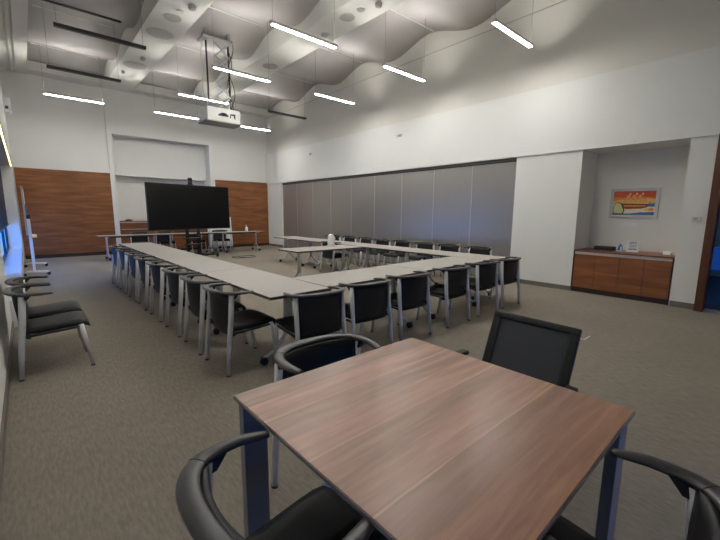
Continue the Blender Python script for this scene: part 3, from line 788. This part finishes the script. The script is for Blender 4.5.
# ------------------------------------------------------------------ walnut table in the foreground
t = thing('square_walnut_table', 'square walnut topped table with steel legs in the foreground', 'table', (1.085, .82, 0))
hx, hy, H = .535, .54, .78
MB().box((-hx, -hy, H-.014), (hx, hy, H), .002).build('tabletop', 'walnut', t)
b = MB(); e = .003
b.box((-hx-e, -hy-e, H-.0145), (hx+e, -hy, H-.003)); b.box((-hx-e, hy, H-.0145), (hx+e, hy+e, H-.003))
b.box((-hx-e, -hy, H-.0145), (-hx, hy, H-.003)); b.box((hx, -hy, H-.0145), (hx+e, hy, H-.003)); b.build('edge_band', 'edgegrey', t)
b = MB()
for s in (-1, 1):
    b.box((-hx+.05, s*(hy-.09)-.012, H-.075), (hx-.05, s*(hy-.09)+.012, H-.0145)); b.box((s*(hx-.09)-.012, -hy+.05, H-.075), (s*(hx-.09)+.012, hy-.05, H-.0145))
b.build('apron', 'black', t)
for sx in (-1, 1):
    for sy in (-1, 1):
        b = MB(); x1 = sx*(hx-.012); x0 = sx*(hx-.112); y1 = sy*(hy-.012); y0 = sy*(hy-.052)
        b.box((x0, y0, .006), (x1, y1, H-.0145), .003)
        g = b.build('leg', 'satin', t)
        MB().cyl(((x0+x1)/2, (y0+y1)/2, 0), .018, .008, 12).build('glide', 'black', g)

# mesh back chair at its right edge (faces -X)
t = thing('mesh_back_chair', 'black chair with a grey mesh back and armrests behind the walnut table', 'chair', (1.735, .90, 0.0), PI+math.radians(-3))
lean = Matrix.Rotation(math.radians(-21), 3, 'Y'); piv = (-.21, 0, .5)
hw = .25; z0, z1 = .50, .945; w = .052
b = MB()
b.box((-.265, -hw, z0), (-.24, -hw+w, z1), .01, rot=lean, piv=piv); b.box((-.265, hw-w, z0), (-.24, hw, z1), .01, rot=lean, piv=piv)
b.box((-.268, -hw, z1-w*.8), (-.237, hw, z1), .012, rot=lean, piv=piv); b.box((-.265, -hw, z0), (-.24, hw, z0+w), .01, rot=lean, piv=piv)
b.build('back_frame', 'black', t)
MB().box((-.256, -hw+w*.7, z0+w*.7), (-.250, hw-w*.7, z1-w*.6), rot=lean, piv=piv).build('mesh_panel', 'mesh', t)
MB().box((-.22, -.24, .42), (.24, .24, .48), .022, 3).build('seat', 'blacklea', t)
for s in (-1, 1):
    MB().box((-.2, s*.31-.025, .645), (.1, s*.31+.025, .67), .008).build('armrest', 'black', t)
    b = MB(); b.tube([(.0, s*.31, .65), (.02, s*.31, .5), (.02, s*.29, .4), (-.02, s*.22, .4)], .012, 8); b.build('arm_support', 'black', t)
    b = MB(); b.tube([(-.24, s*.2, .52), (-.2, s*.22, .42), (.2, s*.23, .41), (.24, s*.24, .38), (.27, s*.25, .02), (.24, s*.25, .013), (-.26, s*.25, .013)], .012, 8); b.build('leg', 'black', t)
b = MB(); b.tube([(-.26, -.25, .013), (-.26, .25, .013)], .012, 8); b.build('crossbar', 'black', t)

# ------------------------------------------------------------------ daylight
w = bpy.data.worlds.new('dusk_sky'); S.world = w; w.use_nodes = True
bg = w.node_tree.nodes['Background']; bg.inputs['Color'].default_value = (.06, .30, 1, 1); bg.inputs['Strength'].default_value = 4.6
def portal(loc, rot, sx, sy):
    l = bpy.data.lights.new('window_daylight', 'AREA'); l.shape = 'RECTANGLE'; l.size = sx; l.size_y = sy; l.cycles.is_portal = True
    o = bpy.data.objects.new('window_daylight', l); COL.objects.link(o); o.location = loc; o.rotation_euler = rot
portal((-.5, 12.0, .75), (0, -PI/2, 0), .9, 6.0)
portal((1.25, YF-.2, .4), (PI/2, 0, 0), 2.5, .75)
portal((12.72, 1.0, .42), (0, PI/2, 0), .6, 1.4)

# ------------------------------------------------------------------ camera
cam = bpy.data.cameras.new('camera'); co = bpy.data.objects.new('camera', cam); COL.objects.link(co)
cam.sensor_width = 36; cam.lens = 372.698268/720*36; cam.clip_start = .02
yaw, pit, rol = .7289001, .15368, -.0071026
f = Vector((math.sin(yaw)*math.cos(pit), math.cos(yaw)*math.cos(pit), -math.sin(pit)))
r = Vector((math.cos(yaw), -math.sin(yaw), 0)); dn = f.cross(r)
r2 = r*math.cos(rol)+dn*math.sin(rol); d2 = dn*math.cos(rol)-r*math.sin(rol)
m3 = Matrix((r2, -d2, -f)).transposed()
co.matrix_world = Matrix.Translation((0, 0, 1.5)) @ m3.to_4x4()
S.camera = co

S.view_settings.view_transform = 'Standard'; S.view_settings.look = 'None'; S.view_settings.gamma = 1
S.view_settings.use_curve_mapping = False; S.view_settings.exposure = .21
S.cycles.use_denoising = True
S.cycles.max_bounces = 8; S.cycles.diffuse_bounces = 5; S.cycles.sample_clamp_indirect = 6
